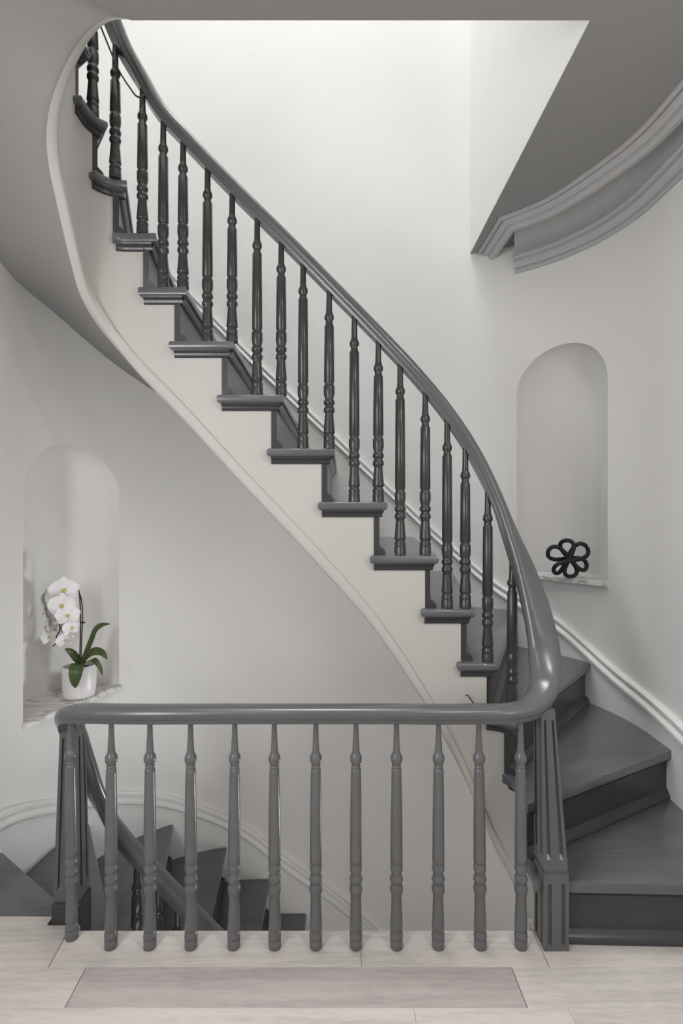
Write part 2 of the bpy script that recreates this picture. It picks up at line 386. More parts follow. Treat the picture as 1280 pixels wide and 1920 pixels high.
tab.sort(); tab = [t for i, t in enumerate(tab) if i == 0 or t[0]-tab[i-1][0] > 0.006]
zb_raw = smoothtab(tab); sEnd = tab[-1][0]
_zs = [zb_raw(sEnd*i/800) for i in range(801)]
for _ in range(3):
    _w = [min(11, i, 800-i) for i in range(801)]
    _zs = [sum(_zs[i-_w[i]:i+_w[i]+1])/(2*_w[i]+1) for i in range(801)]
def zb(s):
    if s >= sEnd: return CEIL+0.003
    f = max(0, s)/sEnd*800; i = min(int(f), 799); return min(CEIL+0.003, _zs[i]+(_zs[i+1]-_zs[i])*(f-i))

# ------------------------------------------------------------------ flights of stairs
def side_in(path, s): return path.right(s)      # towards the treads (right of ascending direction)
def build_flight(root, path, noses, level0, zbf, cols, string_end_top=None, first_s=None):
    """noses: ascending list of (inner xy, outer xy); level0 = index of first tread level"""
    OH = 0.028; TT = 0.030
    n = len(noses)
    info = []
    for I, O in noses:
        I = Vector(I); u = WP.near(O); Ow = WP.at(u); v = (Ow-I).normalized(); asc = Vector((-v.y, v.x))
        sI = path.near(I+asc*0.0)
        info.append(dict(I=I, O=Ow, u=u, v=v, asc=asc, s=sI))
    for k, a in enumerate(info):
        lev = (level0+k)*RISE
        # riser under this tread
        ri = path.at(min(a['s']+0.026, path.L)); 
        ri = a['I']+a['asc']*0.028+a['v']*0.0255
        ro = a['O']+a['asc']*0.028+a['v']*0.02
        zlo = lev-RISE; th = a['asc']*0.02
        vs = [(ri.x, ri.y, zlo), (ro.x, ro.y, zlo), (ro.x, ro.y, lev-TT+0.004), (ri.x, ri.y, lev-TT+0.004)]
        vs += [(x+th.x, y+th.y, z) for x, y, z in vs]
        mesh('riser', vs, [(0, 1, 2, 3), (7, 6, 5, 4), (0, 4, 5, 1), (1, 5, 6, 2), (2, 6, 7, 3), (3, 7, 4, 0)], cols['riser'], root)
        # moulding at the foot of the riser and the scotia under the nosing
        for nm, prof in (('riser_moulding', [(0, 0), (0.022, 0), (0.022, 0.010), (0.016, 0.020), (0.008, 0.026), (0, 0.032)]),
                         ('nosing_moulding', [(0, RISE-TT-0.024), (0.006, RISE-TT-0.022), (0.012, RISE-TT-0.012), (0.018, RISE-TT-0.002), (0, RISE-TT)])):
            vs = []; fs = []; m_ = len(prof)
            for q in (ri, ro):
                for off, z in prof: w = q-a['asc']*off; vs.append((w.x, w.y, zlo+z))
            for i in range(m_): j = (i+1) % m_; fs.append((i, j, m_+j, m_+i))
            fs += [tuple(range(m_)), tuple(range(m_, 2*m_))]
            mesh(nm, vs, fs, cols['riser'], root, True, 50)
        if k == n-1: break
        b_ = info[k+1]
        # tread outline
        def outline(oh, nose_back, ret):
            poly = [a['I']+a['asc']*nose_back+a['v']*(OH-oh), a['O']+a['asc']*nose_back]
            m_ = max(2, int(abs(b_['u']-a['u'])/0.05))
            for i in range(1, m_): poly.append(WP.at(a['u']+(b_['u']-a['u'])*i/m_))
            poly.append(b_['O']+b_['asc']*0.04)
            poly.append(b_['I']+b_['asc']*0.04+b_['v']*(OH+0.006))
            se = min(b_['s']+ret, path.L)
            poly.append(path.at(se)+path.right(se)*0.004)
            m2 = max(2, int((se-a['s'])/0.025)); 
            for i in range(m2, 0, -1):
                s = a['s']+0.01+(se-a['s']-0.01)*i/m2; poly.append(path.at(s)-path.right(s)*oh)
            out = [poly[0]]
            for p in poly[1:]:
                if (p-out[-1]).length > 0.004: out.append(p)
            if (out[-1]-out[0]).length < 0.012: out.pop()
            return out
        t = slab('tread', outline(OH, 0, 0.062), lev-TT, lev, cols['tread'], root, 0.011, 3)
        # return moulding below the open end of the tread
        pts = []; se = min(b_['s']+0.048, path.L); s0 = a['s']+0.018
        m2 = max(3, int((se-s0)/0.02)); vs = []; fs = []
        prof = [(-0.01, 0), (0.020, 0), (0.018, -0.008), (0.010, -0.012), (0.009, -0.022), (0.005, -0.026), (-0.01, -0.026)]
        mp = len(prof)
        for i in range(m2+1):
            s = s0+(se-s0)*i/m2; p = path.at(s); nr = path.right(s)
            for off, z in prof: q = p-nr*off; vs.append((q.x, q.y, lev-TT+0.001+z))
        for i in range(m2):
            for j in range(mp): jj = (j+1) % mp; fs.append((i*mp+j, i*mp+jj, (i+1)*mp+jj, (i+1)*mp+j))
        fs += [tuple(range(mp)), tuple(m2*mp+j for j in range(mp))]
        mesh('return_moulding', vs, fs, cols['riser'], root, True, 50)
    # stringer
    vs = []; fs = []
    cuts = [first_s if first_s is not None else 0.0]+[min(a['s']+(0.070 if level0+i == 2 else 0.046), path.L) for i, a in enumerate(info)]+([path.L] if string_end_top is not None else [])
    tops = [(level0-1)*RISE-0.03]+[(level0+k)*RISE-TT for k in range(n)]
    if string_end_top is not None: tops[-1] = string_end_top
    for k in range(len(cuts)-1):
        if cuts[k+1]-cuts[k] < 0.002: continue
        m_ = max(1, int((cuts[k+1]-cuts[k])/0.02)); i0 = len(vs)
        for i in range(m_+1):
            s = cuts[k]+(cuts[k+1]-cuts[k])*i/m_; p = path.at(s); q = p+path.right(s)*0.006
            zt = max(tops[k], zbf(s)+0.01)
            vs += [(p.x, p.y, zbf(s)), (p.x, p.y, zt), (q.x, q.y, zt), (q.x, q.y, zbf(s))]
        for i in range(m_):
            a = i0+4*i
            for j in range(4): jj = (j+1) % 4; fs.append((a+j, a+jj, a+4+jj, a+4+j))
        fs += [(i0, i0+1, i0+2, i0+3), tuple(i0+4*m_+j for j in range(4))]
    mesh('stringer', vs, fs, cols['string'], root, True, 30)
    return info
UP = [((0.575, 1.597), (1.26, 1.572)), ((0.584, 1.673), (1.27, 2.05)), ((0.59, 1.82), (1.129, 2.508)), ((0.557, 1.882), (0.935, 2.83)),
      ((0.472, 1.882), (0.62, 2.98)), ((0.344, 1.882), (0.40, 2.98)), ((0.163, 1.882), (0.18, 2.98)), ((-0.023, 1.882), (-0.02, 2.98)),
      ((-0.203, 1.882), (-0.215, 2.98)), ((-0.379, 1.882), (-0.405, 2.98)), ((-0.547, 1.882), (-0.60, 2.97)), ((-0.655, 1.882), (-0.81, 2.91)),
      ((-0.757, 1.882), (-1.04, 2.75)), ((-0.815, 1.862), (-1.24, 2.44)), ((-0.846, 1.80), (-1.31, 2.13)), ((-0.847, 1.70), (-1.31, 1.80))]
DN = [((0.41, 1.882), (0.41, 2.98)), ((0.21, 1.882), (0.21, 2.98)), ((0.01, 1.882), (0.01, 2.98)), ((-0.19, 1.882), (-0.19, 2.98)), ((-0.39, 1.882), (-0.40, 2.98)), ((-0.547, 1.882), (-0.63, 2.97)),
      ((-0.695, 1.882), (-0.895, 2.86)), ((-0.80, 1.87), (-1.165, 2.53)), ((-0.93, 1.765), (-1.30, 2.034))]
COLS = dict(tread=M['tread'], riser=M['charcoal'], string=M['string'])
stair = empty('staircase', (0.6, 1.7, 0))
tag(stair, 'curved dark grey staircase with white stringer rising leftward above the landing', 'staircase')
iu = build_flight(stair, SP, UP, 1, zb, COLS, string_end_top=3.0)
# rounded band along the bottom edge of the string
vs = []; fs = []; N = 240; s0 = SP.near((0.612, 1.74)); prof = [(-0.002, 0.054), (0.010, 0.050), (0.011, 0.046), (0.011, 0.010), (0.007, 0.002), (-0.004, -0.002), (-0.02, 0.0)]
for i in range(N+1):
    s = s0+(sEnd-s0)*i/N; p = SP.at(s); nr = SP.right(s); e = 0.01
    k = 1.12
    fd = min(1.0, (sEnd-s)/0.12)
    for off, z in prof: q = p-nr*off*fd; vs.append((q.x, q.y, zb(s)+z*k*(0.2+0.8*fd)))
for i in range(N):
    for j in range(len(prof)-1): a = i*len(prof)+j; fs.append((a, a+1, a+1+len(prof), a+len(prof)))
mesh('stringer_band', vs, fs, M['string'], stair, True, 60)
# plaster soffit under the flight: string bottom edge to wall
sof = [((0.3, 1.91), (0.3, 2.985), None), ((-0.40, 1.91), (-0.40, 2.985), None), ((-0.62, 1.91), (-0.62, 2.98), None), ((-0.76, 1.91), (-0.86, 2.89), 1.84), ((-0.835, 1.885), (-1.10, 2.68), 2.00),
       ((-0.873, 1.82), (-1.265, 2.42), 2.155), ((-0.875, 1.72), (-1.31, 2.05), 2.25), ((-0.865, 1.60), (-1.31, 1.75), 2.42), ((-0.80, 1.535), (-1.31, 1.45), 2.58), ((-0.735, 1.52), (-1.31, 1.25), 2.655), ((-0.67, 1.52), (-1.31, 1.1), 2.692), ((-0.60, 1.52), (-1.31, 1.0), CEIL)]
ins = []; outs = []
ss_ = [SP.near(a) if a[1] > 1.53 else SP.near(a, sil) for a, _, _ in sof]; uu_ = [WP.near(b_) for _, b_, _ in sof]
so_z = [z if z is not None else zb(s) for (_, _, z), s in zip(sof, ss_)]
fu = smoothtab(list(zip(ss_, uu_))); fz = smoothtab(list(zip(ss_, so_z)))
vs = []; fs = []; N = 130; K = 10
for i in range(N+1):
    s = ss_[0]+(ss_[-1]-ss_[0])*i/N; p = SP.at(s); u = fu(s); q = WP.at(u); za, zc = zb(s), fz(s)
    for k in range(K+1):
        t = k/K; t2 = t*t*(3-2*t)*0.5+t*0.5
        vs.append((p.x+(q.x-p.x)*t, p.y+(q.y-p.y)*t, za+(zc-za)*t2))
for i in range(N):
    for k in range(K): a = i*(K+1)+k; fs.append((a, a+1, a+K+2, a+K+1))
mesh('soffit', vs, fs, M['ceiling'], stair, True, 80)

lstair = empty('staircase', (-0.9, 1.75, 0))
tag(lstair, 'dark painted lower stairs winding down left from the landing below the railing', 'staircase')
LP = Path([(0.75, 1.91), (-0.5, 1.91)]+arc(-0.765, 1.80, 0.11, 90, 180)+[(-0.875, 1.79)])
ztab = smoothtab([(LP.near(I), (-8+k)*RISE-0.42) for k, (I, O) in enumerate(DN)])
build_flight(lstair, LP, DN, -8, ztab, COLS, string_end_top=-0.03)
# painted top step level with the landing
slab('tread', [(-0.93, 1.712), (-0.93, 1.765), (-1.30, 2.036), (-1.31, 2.03), (-1.31, 1.712)], -0.03, 0.0, M['tread'], lstair, 0.006, 2)

# ------------------------------------------------------------------ wall skirtings that follow the stairs
def wall_sweep(name, u0, u1, zf, prof, mat, parent=None, N=160):    # swept moulding
    vs = []; fs = []; m_ = len(prof)
    for i in range(N+1):
        u = u0+(u1-u0)*i/N; p = WP.at(u); nr = WP.right(u); z = zf(u)
        for off, dz in prof: q = p+nr*off; vs.append((q.x, q.y, z+dz))
    for i in range(N):
        for j in range(m_): jj = (j+1) % m_; fs.append((i*m_+j, i*m_+jj, (i+1)*m_+jj, (i+1)*m_+j))
    fs += [tuple(range(m_)), tuple(N*m_+j for j in range(m_))]
    return mesh(name, vs, fs, mat, parent, True, 22)
def wu(px, side=0):
    """wall position met by the picture column px (right or left part of the wall)"""
    r = (px-PX0)/F; best = (9, 0)
    lo, hi = WP.near((WL, 1.9)), WP.near((WR, 1.85))
    for i in range(2001):
        u = lo+(hi-lo)*i/2000; p = WP.at(u); e = abs(p.x/p.y-r)
        if e < best[0]: best = (e, u)
    return best[1]
def sk_table(pts):
    out = []
    for px, py in pts:
        u = wu(px); d = WP.at(u).y-0.02; out.append((u, EYE-(py-PY0)*d/F))
    return out
moul = [(0.0, 0.0), (0.020, 0.0), (0.026, -0.005), (0.026, -0.014), (0.012, -0.019), (0.010, -0.026), (0.022, -0.031), (0.034, -0.044), (0.034, -0.054), (0.014, -0.060), (0.012, -0.065), (0.026, -0.069), (0.026, -0.074), (0.0, -0.075)]
body = lambda h: [(0.0, -0.066), (0.020, -0.066), (0.020, -h), (0.0, -h)]
# upper: top edge of the moulding in the photograph
tu = sk_table([(480, 672), (600, 788), (700, 884), (822, 1000), (940, 1098), (1035, 1152), (1150, 1250), (1278, 1358)])
lo_u = WP.near((-1.31, 1.9))
tu = [(WP.near((-1.29, 2.25)), 3.0), (WP.near((-1.05, 2.74)), 2.68), (WP.near((-0.62, 2.98)), 2.27)]+tu
fzu = smoothtab(sorted(tu))
u0, u1 = WP.near((-1.30, 2.2)), WP.near((WR, 1.60))
sk = tag(wall_sweep('trim_1', u0, u1, fzu, moul, M['trim']), 'white moulded skirting climbing the wall beside the upper stairs', kind='structure')
wall_sweep('skirting_board', u0, u1, fzu, body(0.36), M['trim'], sk)
tl = sk_table([(0, 1526), (112, 1499), (225, 1486), (292, 1490), (371, 1511), (480, 1565), (527, 1603), (656, 1699), (707, 1746)])
tl = [(WP.near((WL, 1.75)), 0.20)]+tl+[(WP.near((0.9, 2.85)), -1.66)]
fzl = smoothtab(sorted(tl))
u0, u1 = WP.near((WL, 1.60)), WP.near((0.7, 2.94))
sk = tag(wall_sweep('trim_2', u0, u1, fzl, moul, M['trim']), 'white moulded skirting curving down the wall beside the lower stairs', kind='structure')
wall_sweep('skirting_board', u0, u1, fzl, body(0.52), M['trim'], sk)

zr = fzu(u1)
tag(box('baseboard_right', WR-0.020, WR-0.001, -2.49, 1.60, 0.0, max(0.10, zr), M['trim']), kind='structure')
tag(box('baseboard_left', WL+0.001, WL+0.020, -2.49, 1.60, 0.0, 0.20, M['trim']), kind='structure')
# ------------------------------------------------------------------ cornice in the right corner
C_in = [(0.745, 2.95)]+[tuple(p) for p in catmull([(0.757, 2.566, 0), (0.912, 2.413, 0), (1.012, 2.215, 0), (1.083, 2.009, 0), (1.105, 1.72, 0), (1.105, 1.3, 0), (1.105, 0.6, 0)], 6)]
C_in = [Vector(p[:2]) for p in C_in]
def poly_offset(P, off):
    out = []
    for i, p in enumerate(P):
        d0 = (P[i]-P[i-1]).normalized() if i > 0 else None; d1 = (P[i+1]-P[i]).normalized() if i < len(P)-1 else None
        if d0 is None: n_ = Vector((-d1.y, d1.x)); k = 1
        elif d1 is None: n_ = Vector((-d0.y, d0.x)); k = 1
        else:
            n0 = Vector((-d0.y, d0.x)); n1 = Vector((-d1.y, d1.x)); n_ = (n0+n1).normalized(); k = 1/max(0.4, n_.dot(n0))
        out.append(p+n_*off*k)
    return out
prof = [(0.0, CEIL+0.002), (0.0, CEIL-0.010), (0.004, CEIL-0.014), (0.014, CEIL-0.014), (0.014, CEIL-0.004), (0.020, CEIL-0.004), (0.028, CEIL-0.020), (0.044, CEIL-0.028), (0.054, CEIL-0.028), (0.054, CEIL-0.040), (0.064, CEIL-0.050), (0.080, CEIL-0.050), (0.088, CEIL-0.044), (0.088, CEIL+0.002)]
vs = []; fs = []; m_ = len(prof); lines = [poly_offset(C_in, o) for o, z in prof]
for i in range(len(C_in)):
    for j in range(m_): q = lines[j][i]; vs.append((q.x, q.y, prof[j][1]))
for i in range(len(C_in)-1):
    for j in range(m_-1): a = i*m_+j; fs.append((a, a+1, a+1+m_, a+m_))
fs += [tuple(range(m_)), tuple((len(C_in)-1)*m_+j for j in range(m_))]
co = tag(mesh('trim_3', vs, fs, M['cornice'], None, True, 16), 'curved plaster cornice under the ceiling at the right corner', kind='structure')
u0, u1 = wu(966), WP.near((WR, 0.6))
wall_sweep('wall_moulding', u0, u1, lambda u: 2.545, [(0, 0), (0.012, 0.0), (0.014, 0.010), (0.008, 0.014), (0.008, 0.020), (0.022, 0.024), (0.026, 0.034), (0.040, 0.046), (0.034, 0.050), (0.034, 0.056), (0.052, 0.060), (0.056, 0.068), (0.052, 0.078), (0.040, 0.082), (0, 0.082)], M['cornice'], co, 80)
# cove between the two mouldings
vs = []; fs = []; N = 60; K = 8; lin_o = Path([tuple(p) for p in poly_offset(C_in, 0.084)][1:])
ua = wu(966)
for i in range(N+1):
    p = WP.at(ua+(u1-ua)*i/N)+WP.right(ua+(u1-ua)*i/N)*0.012
    q = lin_o.at(lin_o.L*i/N)
    for k in range(K+1):
        a = math.pi/2*k/K; vs.append((p.x+(q.x-p.x)*(1-math.cos(a)), p.y+(q.y-p.y)*(1-math.cos(a)), 2.62+0.07*math.sin(a)))
for i in range(N):
    for k in range(K): a = i*(K+1)+k; fs.append((a, a+1, a+K+2, a+K+1))
i0 = len(vs); vs.append((vs[0][0], vs[0][1], CEIL+0.002)); fs.append(tuple(range(K+1))+(i0,))
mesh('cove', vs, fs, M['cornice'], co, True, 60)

# ------------------------------------------------------------------ railing
rail_root = empty('stair_railing', (0.0, 1.59, 0))
tag(rail_root, 'glossy grey railing with turned balusters sweeping along landing and stairs', 'railing')
ctrl = [(0.35, 1.915, -1.06), (0.0, 1.915, -0.70), (-0.30, 1.915, -0.39), (-0.498, 1.915, -0.185), (-0.563, 1.915, -0.118), (-0.663, 1.915, -0.012), (-0.745, 1.905, 0.085), (-0.813, 1.885, 0.20), (-0.853, 1.85, 0.325),
        (-0.872, 1.805, 0.45), (-0.876, 1.75, 0.56), (-0.866, 1.69, 0.635), (-0.832, 1.632, 0.678), (-0.76, 1.600, 0.694), (-0.676, 1.592, 0.696),
        (-0.3, 1.592, 0.696), (0.10, 1.592, 0.696), (0.42, 1.592, 0.696), (0.505, 1.595, 0.697), (0.578, 1.618, 0.706), (0.634, 1.670, 0.742), (0.660, 1.735, 0.825), (0.658, 1.80, 0.955), (0.636, 1.850, 1.08), (0.596, 1.888, 1.215),
        (0.54, 1.907, 1.366), (0.471, 1.914, 1.508), (0.379, 1.915, 1.648), (0.26, 1.915, 1.792), (0.138, 1.915, 1.922), (-0.034, 1.915, 2.098), (-0.209, 1.915, 2.276), (-0.39, 1.915, 2.455), (-0.567, 1.915, 2.640),
        (-0.645, 1.914, 2.725), (-0.712, 1.905, 2.835), (-0.768, 1.885, 2.93), (-0.815, 1.85, 3.05), (-0.865, 1.79, 3.22), (-0.878, 1.70, 3.42), (-0.85, 1.59, 3.62), (-0.76, 1.50, 3.72), (-0.6, 1.49, 3.73), (0.0, 1.49, 3.73), (0.68, 1.49, 3.73)]
# (plan position, height, width factor of the swelling wreath)
wid = {19: 1.12, 20: 1.32, 21: 1.48, 22: 1.48, 23: 1.38, 24: 1.2, 25: 1.06, 10: 1.15, 11: 1.1, 9: 1.1}
NS = 8
rail = catmull(ctrl, NS)
wl = []
for i in range(len(rail)):
    k = i//NS; t = (i % NS)/NS; t = t*t*(3-2*t); wl.append(wid.get(k, 1.0)*(1-t)+wid.get(min(k+1, len(ctrl)-1), 1.0)*t)
def rail_profile():
    P = []
    # top: soft dome, sides round, flat bottom with small fillet band
    for a in range(0, 181, 15):
        r = math.radians(a); c, s = math.cos(r), math.sin(r)
        P.append((0.034*math.copysign(abs(c)**0.75, c), 0.004+0.022*(s**0.85 if s > 0 else 0)))
    P += [(-0.033, -0.004), (-0.029, -0.009), (-0.029, -0.013), (-0.024, -0.022), (0.024, -0.022), (0.029, -0.013), (0.029, -0.009), (0.033, -0.004)]
    return P
RP = rail_profile(); vs = []; fs = []; m_ = len(RP)
for i, p in enumerate(rail):
    a = rail[max(i-1, 0)]; b_ = rail[min(i+1, len(rail)-1)]; t = (b_-a).normalized()
    h = Vector((t.x, t.y, 0)).normalized(); side = Vector((h.y, -h.x, 0)); up = side.cross(t).normalized()
    if up.z < 0: up = -up
    for x, y in RP:
        q = p+side*x*wl[i]+up*y*(1+(wl[i]-1)*0.35); vs.append(q)
for i in range(len(rail)-1):
    for j in range(m_): jj = (j+1) % m_; fs.append((i*m_+j, i*m_+jj, (i+1)*m_+jj, (i+1)*m_+j))
fs += [tuple(range(m_)), tuple((len(rail)-1)*m_+j for j in range(m_))]
mesh('handrail', vs, fs, M['rail'], rail_root, True, 38)
def rail_under(x, y, lo, hi):
    best = (9, None)
    for i in range(lo*NS, min(hi*NS, len(rail)-1)):
        for k in range(4):
            p = rail[i].lerp(rail[i+1], k/4); d = math.hypot(p.x-x, p.y-y)
            if d < best[0]:
                t = (rail[i+1]-rail[i]); sl = abs(t.z)/max(1e-6, math.hypot(t.x, t.y)); best = (d, p.z-0.020*math.sqrt(1+min(sl, 2)**2)+0.006)
    return best[1]
# landing baluster profile (radius, height), 0.67 m tall
LB = [(.0165, 0), (.0185, .002), (.0187, .0245), (.0160, .027), (.0160, .030), (.0198, .0345), (.0188, .040), (.0185, .045), (.0148, .050), (.0148, .053), (.0185, .057), (.0184, .066), (.0165, .111), (.0150, .156),
      (.0165, .161), (.0185, .167), (.0196, .176), (.0182, .184), (.0145, .190), (.0145, .193), (.0178, .197), (.0196, .204), (.0178, .212), (.0140, .218), (.0142, .221), (.0182, .231), (.0184, .245), (.0150, .249), (.0150, .252),
      (.0182, .256), (.0181, .268), (.0172, .399), (.0150, .522), (.0145, .532), (.0122, .535), (.0122, .537), (.0145, .541), (.0122, .545), (.0135, .549), (.0165, .554), (.0180, .562), (.0175, .569), (.0140, .576), (.0108, .584), (.0085, .63), (.0070, .682)]
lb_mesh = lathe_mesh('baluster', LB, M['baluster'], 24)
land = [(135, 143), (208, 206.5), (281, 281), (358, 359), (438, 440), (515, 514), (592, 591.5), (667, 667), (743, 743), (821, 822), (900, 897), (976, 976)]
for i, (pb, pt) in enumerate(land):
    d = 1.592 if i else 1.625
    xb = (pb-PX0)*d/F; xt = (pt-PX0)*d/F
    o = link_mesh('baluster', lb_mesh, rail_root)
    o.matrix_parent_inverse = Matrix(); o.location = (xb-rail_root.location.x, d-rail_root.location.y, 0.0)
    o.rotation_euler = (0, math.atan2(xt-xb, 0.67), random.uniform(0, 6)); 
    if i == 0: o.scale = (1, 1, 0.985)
# stair balusters: fixed turned foot and head, shaft of varying length
def stair_prof(L):
    low = [(.0205, 0), (.0205, .026), (.0185, .030), (.0200, .035), (.0200, .042), (.0170, .047), (.0165, .052), (.0205, .056), (.0200, .062), (.0155, .118), (.0150, .126), (.0190, .131), (.0200, .137), (.0190, .143), (.0155, .149), (.0150, .154),
           (.0190, .158), (.0200, .164), (.0190, .170), (.0155, .175), (.0160, .180), (.0195, .196), (.0195, .222), (.0175, .226), (.0160, .230), (.0160, .234), (.0185, .238)]
    head = [(.0170, -.128), (.0140, -.124), (.0125, -.114), (.0125, -.110), (.0165, -.105), (.0175, -.098), (.0160, -.090), (.0125, -.084), (.0110, -.075), (.0095, 0)]
    return low+[(r, L+z) for r, z in head]
UPI = (18, 42); DNI = (0, 10)
ub = [(3, 960, 1.868), (4, 914, 1.905), (5, 838, 1.908), (5, 872, 1.908), (6, 750, 1.908), (6, 797, 1.908), (7, 664, 1.908), (7, 709, 1.908), (8, 568, 1.908), (8, 617, 1.908), (9, 482, 1.908), (9, 527, 1.908), (10, 389, 1.908), (10, 435, 1.908),
      (11, 306, 1.905), (11, 343, 1.905), (12, 267, 1.90), (13, 216, 1.885), (14, 174, 1.845), (2, 985, 1.775)]
for k, px, d in ub:
    if k == 2: continue
    x = (px-PX0)*d/F; zt = rail_under(x, d, *UPI); z0 = k*RISE
    me = lathe_mesh('baluster', stair_prof(zt-z0), M['charcoal'], 20)  # darker copy of the landing baluster paint; being backlit is put into the colour
    o = link_mesh('baluster', me, rail_root); o.matrix_parent_inverse = Matrix()
    o.location = (x-rail_root.location.x, d-rail_root.location.y, z0); o.rotation_euler = (0, 0, random.uniform(0, 6))
for k, x in ((-2, -0.735), (-3, -0.66), (-3, -0.59), (-4, -0.50), (-4, -0.43), (-5, -0.34), (-5, -0.25), (-6, -0.14)):
    d = 1.915; zt = rail_under(x, d, *DNI); z0 = k*RISE
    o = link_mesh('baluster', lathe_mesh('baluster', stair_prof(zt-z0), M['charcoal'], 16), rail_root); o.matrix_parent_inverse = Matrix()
    o.location = (x-rail_root.location.x, d-rail_root.location.y, z0)
# newel posts: square block and tapering fluted shaft
def fluted(name, b0, b1, z0, z1, mat, parent, dep=0.007, cap=0.045, cap0=None):
    """b0, b1 = (x0, x1, y0, y1) at the bottom and top; two flutes on every side"""
    vs = []; fs = []
    def cor(b_, z): return [Vector((b_[0], b_[2], z)), Vector((b_[1], b_[2], z)), Vector((b_[1], b_[3], z)), Vector((b_[0], b_[3], z))]
    A, B = cor(b0, z0), cor(b1, z1)
    us_ = [0, .14, .145, .165, .27, .29, .295, .705, .71, .73, .835, .855, .86, 1]
    inn = [0, 0, 1, 1, 1, 1, 0, 0, 1, 1, 1, 1, 0, 0]
    us_ = [0, .15, .17, .29, .31, .69, .71, .83, .85, 1]; inn = [0, 0, 1, 1, 0, 0, 1, 1, 0, 0]
    c0 = cap if cap0 is None else cap0
    vv = [0, c0/(z1-z0), (c0+0.012)/(z1-z0), 1-(cap+0.012)/(z1-z0), 1-cap/(z1-z0), 1]; vin = [0, 0, 1, 1, 0, 0]
    for s in range(4):
        a0, a1, c0_, c1_ = A[s], A[(s+1) % 4], B[s], B[(s+1) % 4]
        nrm = (a1-a0).cross(c0_-a0).normalized(); i0 = len(vs)
        for v, vi in zip(vv, vin):
            for u, ui in zip(us_, inn):
                p = a0.lerp(a1, u).lerp(c0_.lerp(c1_, u), v); vs.append(p-nrm*dep*(ui*vi))
        nu = len(us_)
        for r in range(len(vv)-1):
            for c in range(nu-1): a = i0+r*nu+c; fs.append((a, a+1, a+nu+1, a+nu))
    i0 = len(vs); vs += A+B; fs += [(i0+3, i0+2, i0+1, i0), (i0+4, i0+5, i0+6, i0+7)]
    return mesh(name, vs, fs, mat, parent)
def newel(base, block, shaft0, shaft1, zb_, zt_):
    n_ = empty('newel_post', base); n_.parent = rail_root; n_.matrix_parent_inverse = rail_root.matrix_world.inverted()
    bpy.context.view_layer.update()
    fluted('block', block, block, 0.0, zb_, M['rail'], n_, 0.008, 0.03, 0.004)
    c = 0.004; box('collar', block[0]+c, block[1]-c, block[2]+c, block[3]-c, zb_, zb_+0.010, M['rail'], n_)
    fluted('shaft', shaft0, shaft1, zb_+0.010, zt_, M['rail'], n_, 0.008, 0.03)
newel((0.634, 1.615, 0), (0.598, 0.672, 1.576, 1.656), (0.598, 0.670, 1.578, 1.656), (0.600, 0.640, 1.600, 1.668), 0.228, 0.705)
nb = (-0.912, -0.822, 1.676, 1.756)
n2 = empty('newel_post', (-0.867, 1.716, 0)); n2.parent = rail_root; n2.matrix_parent_inverse = rail_root.matrix_world.inverted(); bpy.context.view_layer.update()
box('block', *nb, -0.26, 0.062, M['charcoal'], n2, 0.003)
box('collar', nb[0]+.004, nb[1]-.004, nb[2]+.004, nb[3]-.004, 0.062, 0.070, M['charcoal'], n2)
fluted('shaft', (-0.908, -0.826, 1.680, 1.752), (-0.893, -0.838, 1.692, 1.745), 0.070, 0.61, M['rail'], n2, 0.007, 0.03)

# ------------------------------------------------------------------ marble niche shelves
def shelf(nc, label):
    poly = []
    a, b_ = WP.at(nc['cols'][0]), WP.at(nc['cols'][-1]); nr = -nc['out']
    poly += [a+nr*0.016, b_+nr*0.016]
    for i in range(NN, -1, -2):
        al = math.pi*(i/NN-0.5); poly.append(WP.at(nc['cols'][i])+nc['out']*(nc['D']*math.cos(al)+0.004))
    o = slab('niche_shelf', poly, nc['sill']-0.023, nc['sill'], M['marble'], None, 0.002, 1)
    return tag(o, label, 'shelf')
shelf(NICHES[0], 'veined marble shelf under the potted orchid in the left niche')
shelf(NICHES[1], 'veined marble shelf under the black knot in the right niche')

# ------------------------------------------------------------------ knot sculpture
kc = at(1066, 1044, 2.575); kz = NICHES[1]['sill']; K0 = Vector((kc.x, kc.y, kz))
kn = empty('knot_sculpture', K0); tag(kn, 'matt black looped knot sculpture on the right marble shelf', 'sculpture')
def loop_part(rot, ln, wd, off, tilt):
    pts = []; n = 56
    for i in range(n):
        a = 2*math.pi*i/n
        x = ln*math.cos(a); y = wd*math.sin(2*a); z = 0.022*math.sin(a)+off
        pts.append(Vector((x, y, z)))
    R = Matrix.Rotation(rot, 3, 'Y') @ Matrix.Rotation(tilt, 3, 'X')
    # flat oval in the picture plane: local x across, local y -> up
    B = Matrix(((1, 0, 0), (0, 0, 1), (0, 1, 0)))
    P = []
    for p in pts:
        q = R @ (B @ p); P.append(q)
    return P
loops = [(-0.66, 0.098, 0.030, -0.012, 0.25), (0.40, 0.100, 0.029, 0.012, -0.15), (1.42, 0.088, 0.029, 0.0, 0.3)]
allp = [loop_part(*l) for l in loops]
zmin = min(p.z for P in allp for p in P)-0.0100
for P in allp: tube('loop', [K0+p+Vector((0, 0, -zmin)) for p in P], 0.0100, M['black'], kn, 8, closed=True)

